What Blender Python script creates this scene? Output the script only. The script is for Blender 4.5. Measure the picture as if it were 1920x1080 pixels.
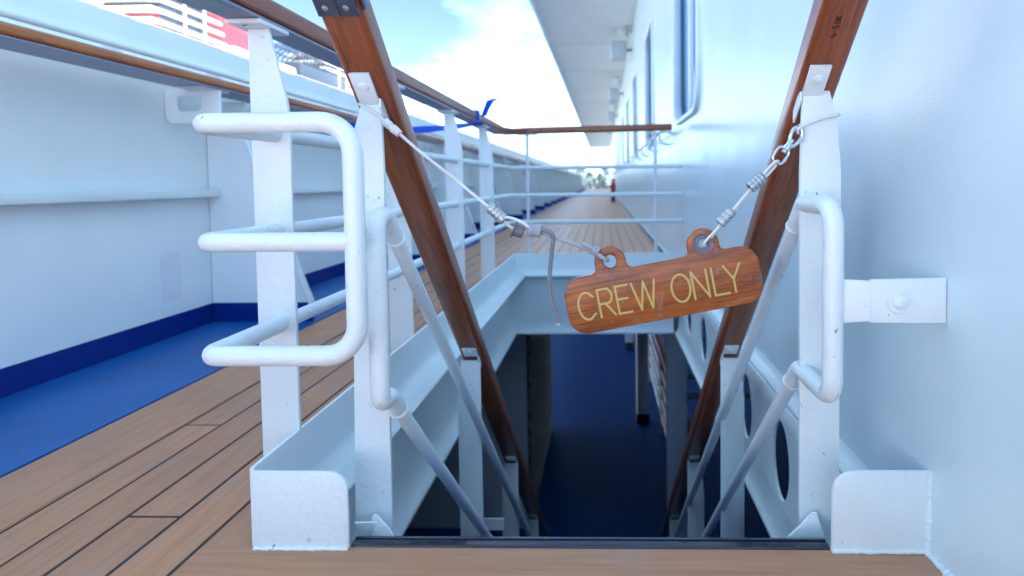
import bpy, bmesh, math, random
from mathutils import Vector, Matrix
from mathutils.geometry import delaunay_2d_cdt
random.seed(7)
for o in list(bpy.data.objects): bpy.data.objects.remove(o)
S = bpy.context.scene
COL = S.collection
V = Vector
# ------------------------------------------------------------------ camera
FPX, CX, CY, EYE = 1150.0, 1099.0, 391.0, 0.75
RC = Matrix.Rotation(.0285, 3, 'Z') @ Matrix.Rotation(math.pi/2-.044, 3, 'X') @ Matrix.Rotation(-.011, 3, 'Z')
cd = bpy.data.cameras.new('camera'); cam = bpy.data.objects.new('camera', cd); COL.objects.link(cam)
cd.sensor_fit = 'HORIZONTAL'; cd.sensor_width = 36; cd.lens = 36*FPX/1920
cd.shift_x = (960-CX)/1920; cd.shift_y = (CY-540)/1920
cd.clip_start = .02; cd.clip_end = 6000
cam.matrix_world = Matrix.Translation((0, 0, EYE)) @ RC.to_4x4()
cd.dof.use_dof = True; cd.dof.focus_distance = 1.36; cd.dof.aperture_fstop = 2.6; cd.dof.aperture_blades = 7
S.camera = cam
# ------------------------------------------------------------------ sky, sun, exposure
SUN_EL, SUN_AZ = math.radians(48), math.radians(105)      # azimuth clockwise from +y: over the deckhouse, on the right
w = bpy.data.worlds.new('World'); S.world = w; w.use_nodes = True
w.cycles.sampling_method = 'MANUAL'; w.cycles.sample_map_resolution = 512
nt = w.node_tree; nt.nodes.clear()
def N(t, nt, **kw):
    n = nt.nodes.new(t)
    for k, v in kw.items():
        if k in n.inputs.keys(): n.inputs[k].default_value = v
        else: setattr(n, k, v)
    return n
sky = N('ShaderNodeTexSky', nt, sky_type='NISHITA', sun_disc=False, sun_elevation=SUN_EL, sun_rotation=SUN_AZ, air_density=.25, dust_density=.03, ozone_density=1.2)
tc = N('ShaderNodeTexCoord', nt)
sp = N('ShaderNodeSeparateXYZ', nt); nt.links.new(tc.outputs['Generated'], sp.inputs[0])
zz = N('ShaderNodeMath', nt, operation='MAXIMUM'); nt.links.new(sp.outputs['Z'], zz.inputs[0]); zz.inputs[1].default_value = 0
za = N('ShaderNodeMath', nt, operation='ADD'); nt.links.new(zz.outputs[0], za.inputs[0]); za.inputs[1].default_value = .3
vd = N('ShaderNodeVectorMath', nt, operation='DIVIDE'); nt.links.new(tc.outputs['Generated'], vd.inputs[0])
cb = N('ShaderNodeCombineXYZ', nt)
for i in range(3): nt.links.new(za.outputs[0], cb.inputs[i])
nt.links.new(cb.outputs[0], vd.inputs[1])
mp = N('ShaderNodeMapping', nt); mp.inputs['Location'].default_value = (22.49, 25.35, 0); mp.inputs['Scale'].default_value = (1, 1, 1); nt.links.new(vd.outputs[0], mp.inputs[0])
nz = N('ShaderNodeTexNoise', nt, Scale=1.0, Detail=7.0, Roughness=.62, Distortion=.25); nt.links.new(mp.outputs[0], nz.inputs['Vector'])
cr = N('ShaderNodeValToRGB', nt); cr.color_ramp.elements[0].position = .45; cr.color_ramp.elements[1].position = .80; nt.links.new(nz.outputs['Fac'], cr.inputs[0])
nz2 = N('ShaderNodeTexNoise', nt, Scale=2.6, Detail=3.0, Roughness=.6); nt.links.new(mp.outputs[0], nz2.inputs['Vector'])
cc = N('ShaderNodeValToRGB', nt); e = cc.color_ramp.elements
e[0].position = .3; e[0].color = (2.7, 4.4, 5.6, 1); e[1].position = .65; e[1].color = (4.3, 5.8, 6.5, 1); nt.links.new(nz2.outputs['Fac'], cc.inputs[0])
mx = N('ShaderNodeMixRGB', nt); nt.links.new(cr.outputs[0], mx.inputs[0]); nt.links.new(sky.outputs[0], mx.inputs[1]); nt.links.new(cc.outputs[0], mx.inputs[2])
bg = N('ShaderNodeBackground', nt, Strength=.105); nt.links.new(mx.outputs[0], bg.inputs[0])
wo = N('ShaderNodeOutputWorld', nt); nt.links.new(bg.outputs[0], wo.inputs[0])
sl = bpy.data.lights.new('sun', 'SUN'); sl.energy = 3.6; sl.angle = math.radians(.53); sl.color = (1, .95, .87)
sun = bpy.data.objects.new('sun', sl); COL.objects.link(sun)
sd = V((math.sin(SUN_AZ)*math.cos(SUN_EL), math.cos(SUN_AZ)*math.cos(SUN_EL), math.sin(SUN_EL)))
sun.rotation_euler = sd.to_track_quat('Z', 'Y').to_euler(); sun.location = (30, -8, 40)
S.view_settings.view_transform = 'Standard'; S.view_settings.look = 'None'; S.view_settings.gamma = 1
S.view_settings.exposure = 3.06; S.view_settings.use_curve_mapping = False
S.render.engine = 'CYCLES'; S.cycles.max_bounces = 6; S.cycles.diffuse_bounces = 4; S.cycles.glossy_bounces = 3; S.cycles.transmission_bounces = 2; S.cycles.caustics_reflective = False

def at(px, py, Y=None, X=None, Z=None):
    "the point of the place that the photograph shows at (px, py), on a plane of known distance"
    d = RC @ V(((px-CX)/FPX, -(py-CY)/FPX, -1))
    t = Y/d.y if Y is not None else X/d.x if X is not None else (Z-EYE)/d.z
    return V((0, 0, EYE)) + d*t
# ------------------------------------------------------------------ materials
MATS = {}
def new_mat(name):
    m = bpy.data.materials.new(name); m.use_nodes = True; MATS[name] = m
    t = m.node_tree; p = t.nodes['Principled BSDF']; return m, t, p
def coords(t, scale=(1, 1, 1), kind='Object', rotx=0):
    c = N('ShaderNodeTexCoord', t)
    if rotx:
        q = N('ShaderNodeMapping', t); q.inputs['Rotation'].default_value = (rotx, 0, 0); m = N('ShaderNodeMapping', t); m.inputs['Scale'].default_value = scale
        t.links.new(c.outputs[kind], q.inputs[0]); t.links.new(q.outputs[0], m.inputs[0]); return m.outputs[0]
    m = N('ShaderNodeMapping', t); m.inputs['Scale'].default_value = scale
    t.links.new(c.outputs[kind], m.inputs[0]); return m.outputs[0]
def noise(t, vec, scale, detail=4, rough=.55, dist=0):
    n = N('ShaderNodeTexNoise', t, Scale=scale, Detail=float(detail), Roughness=rough, Distortion=float(dist)); t.links.new(vec, n.inputs['Vector']); return n.outputs['Fac']
def ramp(t, fac, stops):
    r = N('ShaderNodeValToRGB', t); el = r.color_ramp.elements
    while len(el) < len(stops): el.new(.5)
    for e_, (p, c) in zip(el, stops): e_.position = p; e_.color = (*c, 1) if len(c) == 3 else c
    t.links.new(fac, r.inputs[0]); return r.outputs[0]
def mixc(t, fac, a, b, mode='MIX'):
    m = N('ShaderNodeMixRGB', t, blend_type=mode)
    for s, i in ((fac, 0), (a, 1), (b, 2)):
        if isinstance(s, (int, float)): m.inputs[i].default_value = s
        elif isinstance(s, tuple): m.inputs[i].default_value = (*s, 1)
        else: t.links.new(s, m.inputs[i])
    return m.outputs[0]
def bump(t, p, heights, dist=.01):
    prev = None
    for h, s, d in heights:
        b = N('ShaderNodeBump', t, Strength=s, Distance=d); t.links.new(h, b.inputs['Height'])
        if prev: t.links.new(prev, b.inputs['Normal'])
        prev = b.outputs[0]
    t.links.new(prev, p.inputs['Normal'])
def paint(name, col, rough, fine=.25, lump=.25, wave=0., chips=0., coat=0., fscale=330, lscale=45, spec=.5, lo=.93, hi=1.05):
    m, t, p = new_mat(name); v = coords(t)
    n1 = noise(t, v, 3.0, 2); base = mixc(t, n1, tuple(c*lo for c in col), tuple(min(c*hi, .9) for c in col))
    if chips:
        ch = noise(t, v, 38, 3, .7); base = mixc(t, ramp(t, ch, [(.70-.02*chips, (0, 0, 0)), (.73, (1, 1, 1))]), base, (.16, .17, .20))
        ru = noise(t, v, 14, 2, .6); base = mixc(t, ramp(t, ru, [(.73, (0, 0, 0)), (.80, (.5, .5, .5))]), base, (.42, .36, .28))
    t.links.new(base, p.inputs['Base Color'])
    p.inputs['Roughness'].default_value = rough; p.inputs['Specular IOR Level'].default_value = spec
    if coat: p.inputs['Coat Weight'].default_value = coat; p.inputs['Coat Roughness'].default_value = .12
    hs = []
    if wave: hs.append((noise(t, v, 2.2, 0), wave, .02))
    if lump: hs.append((noise(t, v, lscale, 2), lump, .002))
    hs += [(noise(t, v, fscale, 0), fine, .0006)]
    bump(t, p, hs); return m
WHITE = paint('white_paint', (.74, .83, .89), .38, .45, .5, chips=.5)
WALLP = paint('deckhouse_paint', (.66, .80, .89), .24, .5, 0, wave=.35, fscale=170)
BULW = paint('bulwark_paint', (.79, .87, .90), .45, .2, .2, wave=.25)
SOFFIT = paint('soffit_paint', (.86, .86, .87), .5, .15, .2)
THICK = paint('thick_white_paint', (.75, .84, .89), .36, .6, .95, chips=.1, fscale=240, lscale=70)
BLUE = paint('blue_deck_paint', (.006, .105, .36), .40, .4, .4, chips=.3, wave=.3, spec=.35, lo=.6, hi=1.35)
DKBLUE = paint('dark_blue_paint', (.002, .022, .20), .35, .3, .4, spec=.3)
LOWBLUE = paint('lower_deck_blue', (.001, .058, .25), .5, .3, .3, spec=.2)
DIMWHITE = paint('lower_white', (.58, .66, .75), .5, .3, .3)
def wood(name, dark, light, axis, rough=.3, coat=.6, scale=1.0, wear=0., gscale=1.0, rotx=0):
    m, t, p = new_mat(name)
    s = [60, 60, 60]; s[axis] = 3.0
    v = coords(t, tuple(q*gscale for q in s), rotx=rotx); v1 = coords(t)
    g = noise(t, v, 1.0, 4, .62, .6); big = noise(t, v1, 5, 3)
    c = ramp(t, g, [(.28, dark), (.5, tuple((a+b)/2 for a, b in zip(dark, light))), (.72, light)])
    c = mixc(t, ramp(t, big, [(.35, (0, 0, 0)), (.7, (.55,)*3)]), c, tuple(q*.7 for q in light))
    s2 = [260, 260, 260]; s2[axis] = 9.0
    pores = noise(t, coords(t, tuple(q*gscale for q in s2), rotx=rotx), 1.0, 3, .6)
    c = mixc(t, ramp(t, pores, [(.34, (.75,)*3), (.44, (0, 0, 0))]), c, tuple(q*.35 for q in dark))
    if wear:
        wn = noise(t, v1, 26, 7, .7); c = mixc(t, ramp(t, wn, [(.62-.05*wear, (0, 0, 0)), (.70, (.75,)*3)]), c, (.27, .22, .20))
        sc1 = noise(t, coords(t, (22, 22, 160)), 1.0, 4, .7, 1.5); c = mixc(t, ramp(t, sc1, [(.66, (0, 0, 0)), (.70, (.5,)*3)]), c, (.50, .40, .34))
        dk_ = noise(t, v1, 11, 3, .6); c = mixc(t, ramp(t, dk_, [(.28, (.65,)*3), (.5, (0, 0, 0))]), c, tuple(q*.8 for q in dark))
    t.links.new(c, p.inputs['Base Color'])
    p.inputs['Roughness'].default_value = rough; p.inputs['Coat Weight'].default_value = coat; p.inputs['Coat Roughness'].default_value = .2
    bump(t, p, [(g, .15, .001), (pores, .3, .0004), (noise(t, v1, 120, 3), .12, .0006)]); return m
RAILW = wood('varnished_rail_wood', (.14, .026, .006), (.34, .085, .020), 1, .40, .3)
STAIRW = wood('varnished_stair_rail_wood', (.13, .024, .005), (.36, .092, .018), 1, .34, .4, rotx=math.atan(.895))
RAILX = wood('varnished_cross_rail_wood', (.15, .032, .009), (.36, .10, .026), 0, .40, .3)
RAILB = wood('bulwark_rail_wood', (.24, .055, .010), (.56, .18, .032), 1, .40, .3)
SIGNW = wood('sign_wood', (.10, .016, .003), (.52, .130, .010), 0, .42, .3, wear=1.0, gscale=1.5)
LOGW = wood('lower_rail_wood', (.12, .03, .01), (.30, .10, .04), 1, .4, .3)
def teak(name, seams=False, axis=1):
    m, t, p = new_mat(name)
    s = [70, 70, 70]; s[axis] = 3.5
    v = coords(t, tuple(s)); v1 = coords(t)
    g = noise(t, v, 1.0, 4, .6, .3); oi = N('ShaderNodeObjectInfo', t)
    c = ramp(t, g, [(.25, (.43, .192, .096)), (.5, (.53, .250, .135)), (.78, (.59, .305, .175))])
    tone = ramp(t, oi.outputs['Random'], [(0, (.93, .92, .93)), (.5, (1, 1, 1)), (1, (1.06, 1.03, 1.0))])
    c = mixc(t, 1.0, c, tone, 'MULTIPLY')
    st = noise(t, v1, 3.1, 5, .6); c = mixc(t, ramp(t, st, [(.45, (0, 0, 0)), (.72, (.5,)*3)]), c, (.36, .215, .11))
    gy = noise(t, v1, 6.5, 6, .7); c = mixc(t, ramp(t, gy, [(.52, (0, 0, 0)), (.75, (.55,)*3)]), c, (.38, .30, .28))
    sp_ = noise(t, v1, 85, 4, .7); c = mixc(t, ramp(t, sp_, [(.735, (0, 0, 0)), (.76, (.8,)*3)]), c, (.62, .60, .58))
    dk = noise(t, v1, 33, 5, .7); c = mixc(t, ramp(t, dk, [(.26, (.6,)*3), (.33, (0, 0, 0))]), c, (.09, .055, .04))
    if seams:
        xy = N('ShaderNodeSeparateXYZ', t); t.links.new(v1, xy.inputs[0])
        f = N('ShaderNodeMath', t, operation='PINGPONG'); t.links.new(xy.outputs[0], f.inputs[0]); f.inputs[1].default_value = .05875
        c = mixc(t, ramp(t, f.outputs[0], [(.003, (1, 1, 1)), (.005, (0, 0, 0))]), c, (.012, .014, .025))
    t.links.new(c, p.inputs['Base Color'])
    rg = ramp(t, gy, [(.3, (.34,)*3), (.7, (.5,)*3)]); t.links.new(rg, p.inputs['Roughness']); p.inputs['Specular IOR Level'].default_value = .36
    bump(t, p, [(g, .35, .0012), (noise(t, v1, 160, 3), .3, .0008)]); return m
TEAK = teak('teak_planking'); TEAKX = teak('teak_cross_board', axis=0); TEAKF = teak('teak_planking_far', seams=True)
def simple(name, col, rough=.5, metal=0., coat=0., nscale=60, bstr=.15, var=.12, bdist=.001):
    m, t, p = new_mat(name); v = coords(t); n = noise(t, v, nscale, 4)
    t.links.new(mixc(t, n, tuple(c*(1-var) for c in col), tuple(min(1, c*(1+var)) for c in col)), p.inputs['Base Color'])
    p.inputs['Roughness'].default_value = rough; p.inputs['Metallic'].default_value = metal; p.inputs['Coat Weight'].default_value = coat
    bump(t, p, [(n, bstr, bdist)]); return m
CAULK = simple('black_caulk', (.010, .012, .022), .5)
SILL = simple('navy_sill_metal', (.016, .022, .045), .22, .3, .4, 25, .3)
ZINC = simple('zinc_sleeve', (.46, .50, .52), .42, .7, 0, 160, .4)
STEEL = simple('polished_steel', (.62, .65, .68), .22, 1.0, 0, 90, .1)
SPLICE = simple('dark_brass_plate', (.10, .12, .17), .32, .7, .2, 40, .25)
STRIP = simple('slate_metal_strip', (.22, .24, .34), .35, .4, 0, 30, .15)
CABLE = simple('white_cable_sheath', (.70, .72, .70), .32, 0, .3, 60, .1)
CORD = simple('grey_braided_cord', (.36, .39, .44), .8, 0, 0, 500, .9, .35)
TAIL = simple('dark_braided_cord', (.20, .23, .28), .8, 0, 0, 700, 1.0, .8)
FRAY = simple('frayed_white_fibre', (.78, .79, .80), .8)
RUBBER = simple('purple_grey_grommet', (.15, .14, .19), .38, 0, .2, 120, .2)
GOLD = simple('gold_letter_paint', (.55, .42, .12), .45, 0, 0, 120, .2, .15)
INK = simple('black_marker', (.012, .009, .012), .6)
RIBBON = simple('blue_ribbon', (.006, .10, .78), .4, 0, 0, 30, .2)
RED = simple('red_paint', (.55, .018, .03), .4); FUNRED = simple('funnel_red', (.62, .03, .045), .45, 0, 0, .3, .02)
SHIPW = simple('ship_white', (.78, .77, .74), .5, 0, 0, .4, .02, .05)
SHIPD = simple('ship_dark', (.035, .05, .075), .4, 0, 0, .5, .02)
GREYM = simple('grey_fitting', (.40, .42, .44), .45, .2)
BOXG = simple('pale_grey_box', (.58, .60, .62), .5)
LENS = simple('lamp_lens', (.82, .83, .84), .25)
STUCCO = simple('rough_lagging', (.30, .28, .25), .85, 0, 0, 26, 1.0, .45, .05)
LEAF = simple('leaf_green', (.07, .11, .06), .7, 0, 0, 1.2, .1, .5); BARK = simple('bark', (.12, .09, .07), .8)
LAND = simple('land', (.12, .13, .09), .9, 0, 0, .2, .1, .3)
GASKET = simple('blue_grey_gasket', (.05, .13, .24), .5)
BLACK = simple('black_rubber', (.012, .013, .016), .6)
def glass(name, col):
    m, t, p = new_mat(name); p.inputs['Base Color'].default_value = (*col, 1); p.inputs['Roughness'].default_value = .05
    p.inputs['Specular IOR Level'].default_value = .9; p.inputs['Coat Weight'].default_value = .6
    bump(t, p, [(noise(t, coords(t), 2.5, 2), .15, .004)]); return m
GLASS = glass('window_glass', (.32, .54, .72)); SHIPG = glass('ship_glass', (.05, .09, .14))
m, t, p = new_mat('sea_water'); p.inputs['Base Color'].default_value = (.012, .05, .07, 1); p.inputs['Roughness'].default_value = .12
bump(t, p, [(noise(t, coords(t), .35, 6, .6), .6, .6)]); SEA = m
# ------------------------------------------------------------------ mesh helpers
class MB:
    def __init__(s): s.b = bmesh.new()
    def add(s, verts, faces):
        vs = [s.b.verts.new(v) for v in verts]
        fs = []
        for f in faces:
            try: fs.append(s.b.faces.new([vs[i] for i in f]))
            except ValueError: pass
        return vs, fs
    def box(s, x0, x1, y0, y1, z0, z1, bev=0, seg=2):
        vs, fs = s.add([(x, y, z) for x in (x0, x1) for y in (y0, y1) for z in (z0, z1)],
                       [(0, 1, 3, 2), (4, 6, 7, 5), (0, 4, 5, 1), (2, 3, 7, 6), (0, 2, 6, 4), (1, 5, 7, 3)])
        if bev: bmesh.ops.bevel(s.b, geom=list({e for f in fs for e in f.edges}), offset=bev, segments=seg, affect='EDGES', profile=.5)
        return s
    def obox(s, c, ax, ay, az, hx, hy, hz, bev=0):
        c, ax, ay, az = V(c), V(ax).normalized(), V(ay).normalized(), V(az).normalized()
        vs, fs = s.add([c+ax*hx*i+ay*hy*j+az*hz*k for i in (-1, 1) for j in (-1, 1) for k in (-1, 1)],
                       [(0, 1, 3, 2), (4, 6, 7, 5), (0, 4, 5, 1), (2, 3, 7, 6), (0, 2, 6, 4), (1, 5, 7, 3)])
        if bev: bmesh.ops.bevel(s.b, geom=list({e for f in fs for e in f.edges}), offset=bev, segments=2, affect='EDGES', profile=.5)
        return s
    def slab(s, outline, holes, org, U, W, thick, bev=0, seg=2):
        "outline (2-D loop) with holes, in the plane org+u*U+v*W, extruded by the vector thick"
        org, U, W, thick = V(org), V(U), V(W), V(thick)
        loops = [outline]+list(holes); pts = []; edges = []; nxt = []
        for L in loops:
            k = len(pts); pts += [V(q) for q in L]; edges += [(k+i, k+(i+1) % len(L)) for i in range(len(L))]
        r = delaunay_2d_cdt(pts, edges, [], 0, 1e-7)
        def inside(q, L):
            c = False; j = len(L)-1
            for i in range(len(L)):
                a, b = L[i], L[j]
                if (a[1] > q[1]) != (b[1] > q[1]) and q[0] < (b[0]-a[0])*(q[1]-a[1])/(b[1]-a[1])+a[0]: c = not c
                j = i
            return c
        P = r[0]; tris = []
        for f in r[2]:
            q = sum((P[i] for i in f), V((0, 0)))/len(f)
            if inside(q, outline) and not any(inside(q, h) for h in holes): tris.append(tuple(f))
        n = len(P)
        verts = [org+U*q[0]+W*q[1] for q in P]; verts += [v+thick for v in verts]
        faces = [t_[::-1] for t_ in tris]+[tuple(i+n for i in t_) for t_ in tris]
        rim = {}
        for t_ in tris:
            for a, b in zip(t_, t_[1:]+t_[:1]): rim[(a, b)] = rim.get((a, b), 0)+1
        sides = [(a, b) for (a, b) in rim if (b, a) not in rim]
        faces += [(a, b, b+n, a+n) for a, b in sides]
        vs, fs = s.add(verts, faces)
        if bev:
            ed = set()
            for a, b in sides:
                for k in (0, n):
                    e_ = s.b.edges.get((vs[a+k], vs[b+k]))
                    if e_: ed.add(e_)
            bmesh.ops.bevel(s.b, geom=list(ed), offset=bev, segments=seg, affect='EDGES', profile=.5)
        return s
    def sweep(s, prof, path, up=(0, 0, 1), caps=True):
        path = [V(q) for q in path]; rings = []
        for i, q in enumerate(path):
            a = (path[i]-path[i-1]).normalized() if i else None
            b = (path[i+1]-path[i]).normalized() if i < len(path)-1 else None
            tg = ((a or b)+(b or a)).normalized(); side = tg.cross(V(up)).normalized(); u = side.cross(tg).normalized()
            k = 1/max(.3, tg.dot(a or b))
            rings.append([q+side*x*k+u*y for x, y in prof])
        n = len(prof); verts = [v for r_ in rings for v in r_]; faces = []
        for i in range(len(rings)-1):
            for j in range(n): faces.append((i*n+j, i*n+(j+1) % n, (i+1)*n+(j+1) % n, (i+1)*n+j))
        if caps: faces += [tuple(range(n))[::-1], tuple((len(rings)-1)*n+j for j in range(n))]
        s.add(verts, faces); return s
    def tube(s, path, r, seg=14, closed=False, caps=True, rad=None):
        path = [V(q) for q in path]; n = len(path); tg = []
        for i in range(n):
            a = path[(i-1) % n] if (i or closed) else path[i]; b = path[(i+1) % n] if (i < n-1 or closed) else path[i]
            tg.append((b-a).normalized())
        ref = V((0, 0, 1)) if abs(tg[0].z) < .9 else V((1, 0, 0)); u = tg[0].cross(ref).normalized(); rings = []
        for i in range(n):
            u = (u-tg[i]*u.dot(tg[i])).normalized(); v = tg[i].cross(u)
            rr = rad[i] if rad else r
            rings.append([path[i]+(u*math.cos(2*math.pi*k/seg)+v*math.sin(2*math.pi*k/seg))*rr for k in range(seg)])
        verts = [q for R_ in rings for q in R_]; faces = []
        for i in range(n if closed else n-1):
            j = (i+1) % n
            for k in range(seg): faces.append((i*seg+k, i*seg+(k+1) % seg, j*seg+(k+1) % seg, j*seg+k))
        if caps and not closed: faces += [tuple(range(seg))[::-1], tuple((n-1)*seg+k for k in range(seg))]
        s.add(verts, faces); return s
    def lathe(s, prof, org, axis, seg=24):
        "prof: (radius, height along axis)"
        org, ax = V(org), V(axis).normalized(); ref = V((0, 0, 1)) if abs(ax.z) < .9 else V((1, 0, 0)); u = ax.cross(ref).normalized(); v = ax.cross(u)
        verts = []; faces = []; m_ = len(prof)
        for k in range(seg):
            d = u*math.cos(2*math.pi*k/seg)+v*math.sin(2*math.pi*k/seg)
            verts += [org+d*r_+ax*h for r_, h in prof]
        for k in range(seg):
            j = (k+1) % seg
            for i in range(m_-1): faces.append((k*m_+i, j*m_+i, j*m_+i+1, k*m_+i+1))
        s.add(verts, faces); bmesh.ops.remove_doubles(s.b, verts=s.b.verts[:], dist=1e-6); return s
    def done(s, name, mat, parent=None, smooth=35, bevel=0):
        b = s.b
        if parent is not None:
            o_ = ORG[parent.name]; bmesh.ops.translate(b, verts=b.verts[:], vec=-o_)
        bmesh.ops.recalc_face_normals(b, faces=b.faces[:])
        me = bpy.data.meshes.new(name); b.to_mesh(me); b.free()
        if smooth is not None:
            me.polygons.foreach_set('use_smooth', [True]*len(me.polygons)); me.set_sharp_from_angle(angle=math.radians(smooth))
        me.materials.append(mat); o = bpy.data.objects.new(name, me); COL.objects.link(o)
        if parent is not None: o.parent = parent; ORG[o.name] = ORG[parent.name]
        else: ORG[o.name] = V((0, 0, 0))
        return o
ORG = {}
def thing(name, loc, label, cat, group=None):
    o = bpy.data.objects.new(name, None); COL.objects.link(o); o.location = loc; o.empty_display_size = .1
    o['label'] = label; o['category'] = cat
    if group: o['group'] = group
    ORG[o.name] = V(loc); return o
def tag(o, label, cat, group=None):
    o['label'] = label; o['category'] = cat
    if group: o['group'] = group
    return o
def struct(o, label): o['kind'] = 'structure'; o['label'] = label; return o
def fillet(pts, rads, n=7):
    pts = [V(q) for q in pts]; out = [pts[0]]
    for i in range(1, len(pts)-1):
        r = rads[i-1] if isinstance(rads, (list, tuple)) else rads
        a = (pts[i-1]-pts[i]); b = (pts[i+1]-pts[i]); la, lb = a.length, b.length; a.normalize(); b.normalize()
        ang = a.angle(b); d = min(r/math.tan(ang/2), la*.49, lb*.49); rr = d*math.tan(ang/2)
        p0, p1 = pts[i]+a*d, pts[i]+b*d; c = pts[i]+(a+b).normalized()*(rr/math.sin(ang/2))
        u, v = (p0-c), (p1-c); th = u.angle(v)
        for k in range(n+1):
            f = k/n; out.append(c+(u*math.sin((1-f)*th)+v*math.sin(f*th))/math.sin(th))
    out.append(pts[-1]); return out
def rrect(x0, x1, y0, y1, r, n=5, corners=(1, 1, 1, 1)):
    out = []
    for (cx, cy, a0, on) in ((x1-r, y0+r, -90, corners[0]), (x1-r, y1-r, 0, corners[1]), (x0+r, y1-r, 90, corners[2]), (x0+r, y0+r, 180, corners[3])):
        if on:
            for k in range(n+1):
                a = math.radians(a0+90*k/n); out.append((cx+r*math.cos(a), cy+r*math.sin(a)))
        else: out.append((x1 if a0 in (-90, 0) else x0, y0 if a0 in (-90, 180) else y1))
    return out
def ellipse(cx, cy, rx, ry, n=28): return [(cx+rx*math.cos(2*math.pi*k/n), cy+ry*math.sin(2*math.pi*k/n)) for k in range(n)]
def curve(pts, n=10):
    "Catmull-Rom through the points"
    P = [V(q) for q in pts]; P = [P[0]*2-P[1]]+P+[P[-1]*2-P[-2]]; out = []
    for i in range(1, len(P)-2):
        for k in range(n):
            t_ = k/n; a, b, c, d = P[i-1:i+3]
            out.append(.5*((2*b)+(c-a)*t_+(2*a-5*b+4*c-d)*t_*t_+(3*b-a-3*c+d)*t_**3))
    out.append(P[-2]); return out
YZ = dict(org=(0, 0, 0)); X_, Y_, Z_ = V((1, 0, 0)), V((0, 1, 0)), V((0, 0, 1))
# ------------------------------------------------------------------ the setting: decks, sea, land
D1, D2 = 1.214, 4.98            # near plates and far coaming
XL, XW = -.728, .645            # coaming left, deckhouse wall
CH = .162                       # coaming height
mb = MB()
mb.box(-2.45, -.81, -14, 62, -.10, -.0022); mb.box(-.81, XW+.3, -14, D1-.0, -.10, -.0022); mb.box(-.81, XW+.3, D2+.055, 62, -.10, -.0022)
deck = struct(mb.done('deck', CAULK, smooth=None), 'planked upper deck with dark caulked seams')
G = .0043
def plank(x0, x1, y0, y1, mat=TEAK):
    return MB().box(x0, x1, y0, y1, -.0115, random.uniform(-.0004, .0004), .0012, 1).done('plank', mat, deck, 30)
seams = [-1.32-.0, -1.205, -1.09, -.967, -.847]
plank(-1.568, -1.32-G-.006, -2, 5.9); plank(-1.568, -1.32-G-.006, 5.9+2*G, 13); 
plank(-1.32-.0075, -1.32-G-.0005, -2, 2.2)
cols = list(zip(seams[:-1], seams[1:]))
fixed = {0: [1.86], 1: [3.1], 2: [1.335], 3: [2.55]}
for i, (a, b) in enumerate(cols):
    ys = [-2]+fixed[i]
    while ys[-1] < 12.2: ys.append(ys[-1]+random.uniform(2.3, 3.3))
    ys[-1] = 13
    for y0, y1 in zip(ys[:-1], ys[1:]): plank(a+G, b-G, y0+G, y1-G)
for y0, y1 in ((1.216, 1.875), (1.875, 4.4), (4.4, 7.3), (7.3, 10), (10, 13)): plank(-.847+G, XL-.008, y0+G, y1-G)
plank(-.847+G, XW-.01, .55, D1+.0085, TEAKX); plank(-.847+G, XW-.01, -.2, .55-2*G, TEAKX); plank(-1.568, .94, -14, -2-2*G); plank(-.847+G, XW-.01, -2, -.2-2*G, TEAKX)
plank(-.72, XW-.012, D2+.012, D2+.2, TEAKX)
x = XL
while x < .58:
    b = min(x+.1175, .60); y0 = D2+.2
    ys = [y0, y0+random.uniform(.8, 3)]
    while ys[-1] < 12.2: ys.append(ys[-1]+random.uniform(2.3, 3.3))
    ys[-1] = 13
    for p0, p1 in zip(ys[:-1], ys[1:]): plank(x+G, b-G, p0+G, p1-G)
    x = b
o = MB().box(-1.568, .6, 13+G, 61, -.0115, 0).done('plank_field', TEAKF, deck, None); o['kind'] = 'stuff'
struct(MB().box(-2.44, -1.571, -14, 61, -.0118, .004).done('waterway', BLUE, None, None), 'blue painted waterway beside the bulwark')
# lower deck
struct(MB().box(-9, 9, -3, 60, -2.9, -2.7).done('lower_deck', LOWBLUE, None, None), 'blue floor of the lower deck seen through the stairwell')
struct(MB().box(-4000, 4000, -3000, 4000, -12.2, -12).done('sea', SEA, None, None), 'sea far below the ship')
mb = MB(); k = 40
for i in range(k):
    x0, x1 = -300+600*i/k, -300+600*(i+1)/k
    z0, z1 = (-7+3*math.sin(i*.7)+2*math.sin(i*1.9), -7+3*math.sin((i+1)*.7)+2*math.sin((i+1)*1.9))
    mb.add([(x0, 430, -12.1), (x1, 430, -12.1), (x1, 520, z1), (x0, 520, z0), (x0, 700, -12.1), (x1, 700, -12.1)], [(0, 1, 2, 3), (3, 2, 5, 4)])
struct(mb.done('land', LAND), 'low far shore beyond the end of the deck')
# ------------------------------------------------------------------ bulwark on the left
bw = thing('bulwark', (-2.15, 1.5, 0), 'tall white steel bulwark with blue skirting and wooden cap rail', 'bulwark')
XB = -2.15
prof = [(XB, .004), (XB, 1.26), (XB-.06, 1.30), (XB-.19, 1.455), (XB-.208, 1.475), (XB-.215, 1.50), (XB-.215, 1.58), (XB-.225, 1.60), (XB-.25, 1.607), (XB-.275, 1.60), (XB-.29, 1.575), (XB-.29, .004)]
def extr_y(prof, y0, y1, name, mat, parent, smooth=35):
    n = len(prof); mb = MB()
    mb.add([(x, y, z) for y in (y0, y1) for x, z in prof], [(i, (i+1) % n, n+(i+1) % n, n+i) for i in range(n)]+[tuple(range(n)), tuple(range(n, 2*n))])
    return mb.done(name, mat, parent, smooth)
wall_b = extr_y(prof, -14, 56, 'wall', BULW, bw)
MB().box(XB+.0005, XB+.008, -14, 56, .0045, .108, .001, 1).done('skirting', DKBLUE, bw)
MB().box(XB+.0005, XB+.075, -14, 3.27, .690, .728, .004).done('ledge', BULW, bw)
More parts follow.
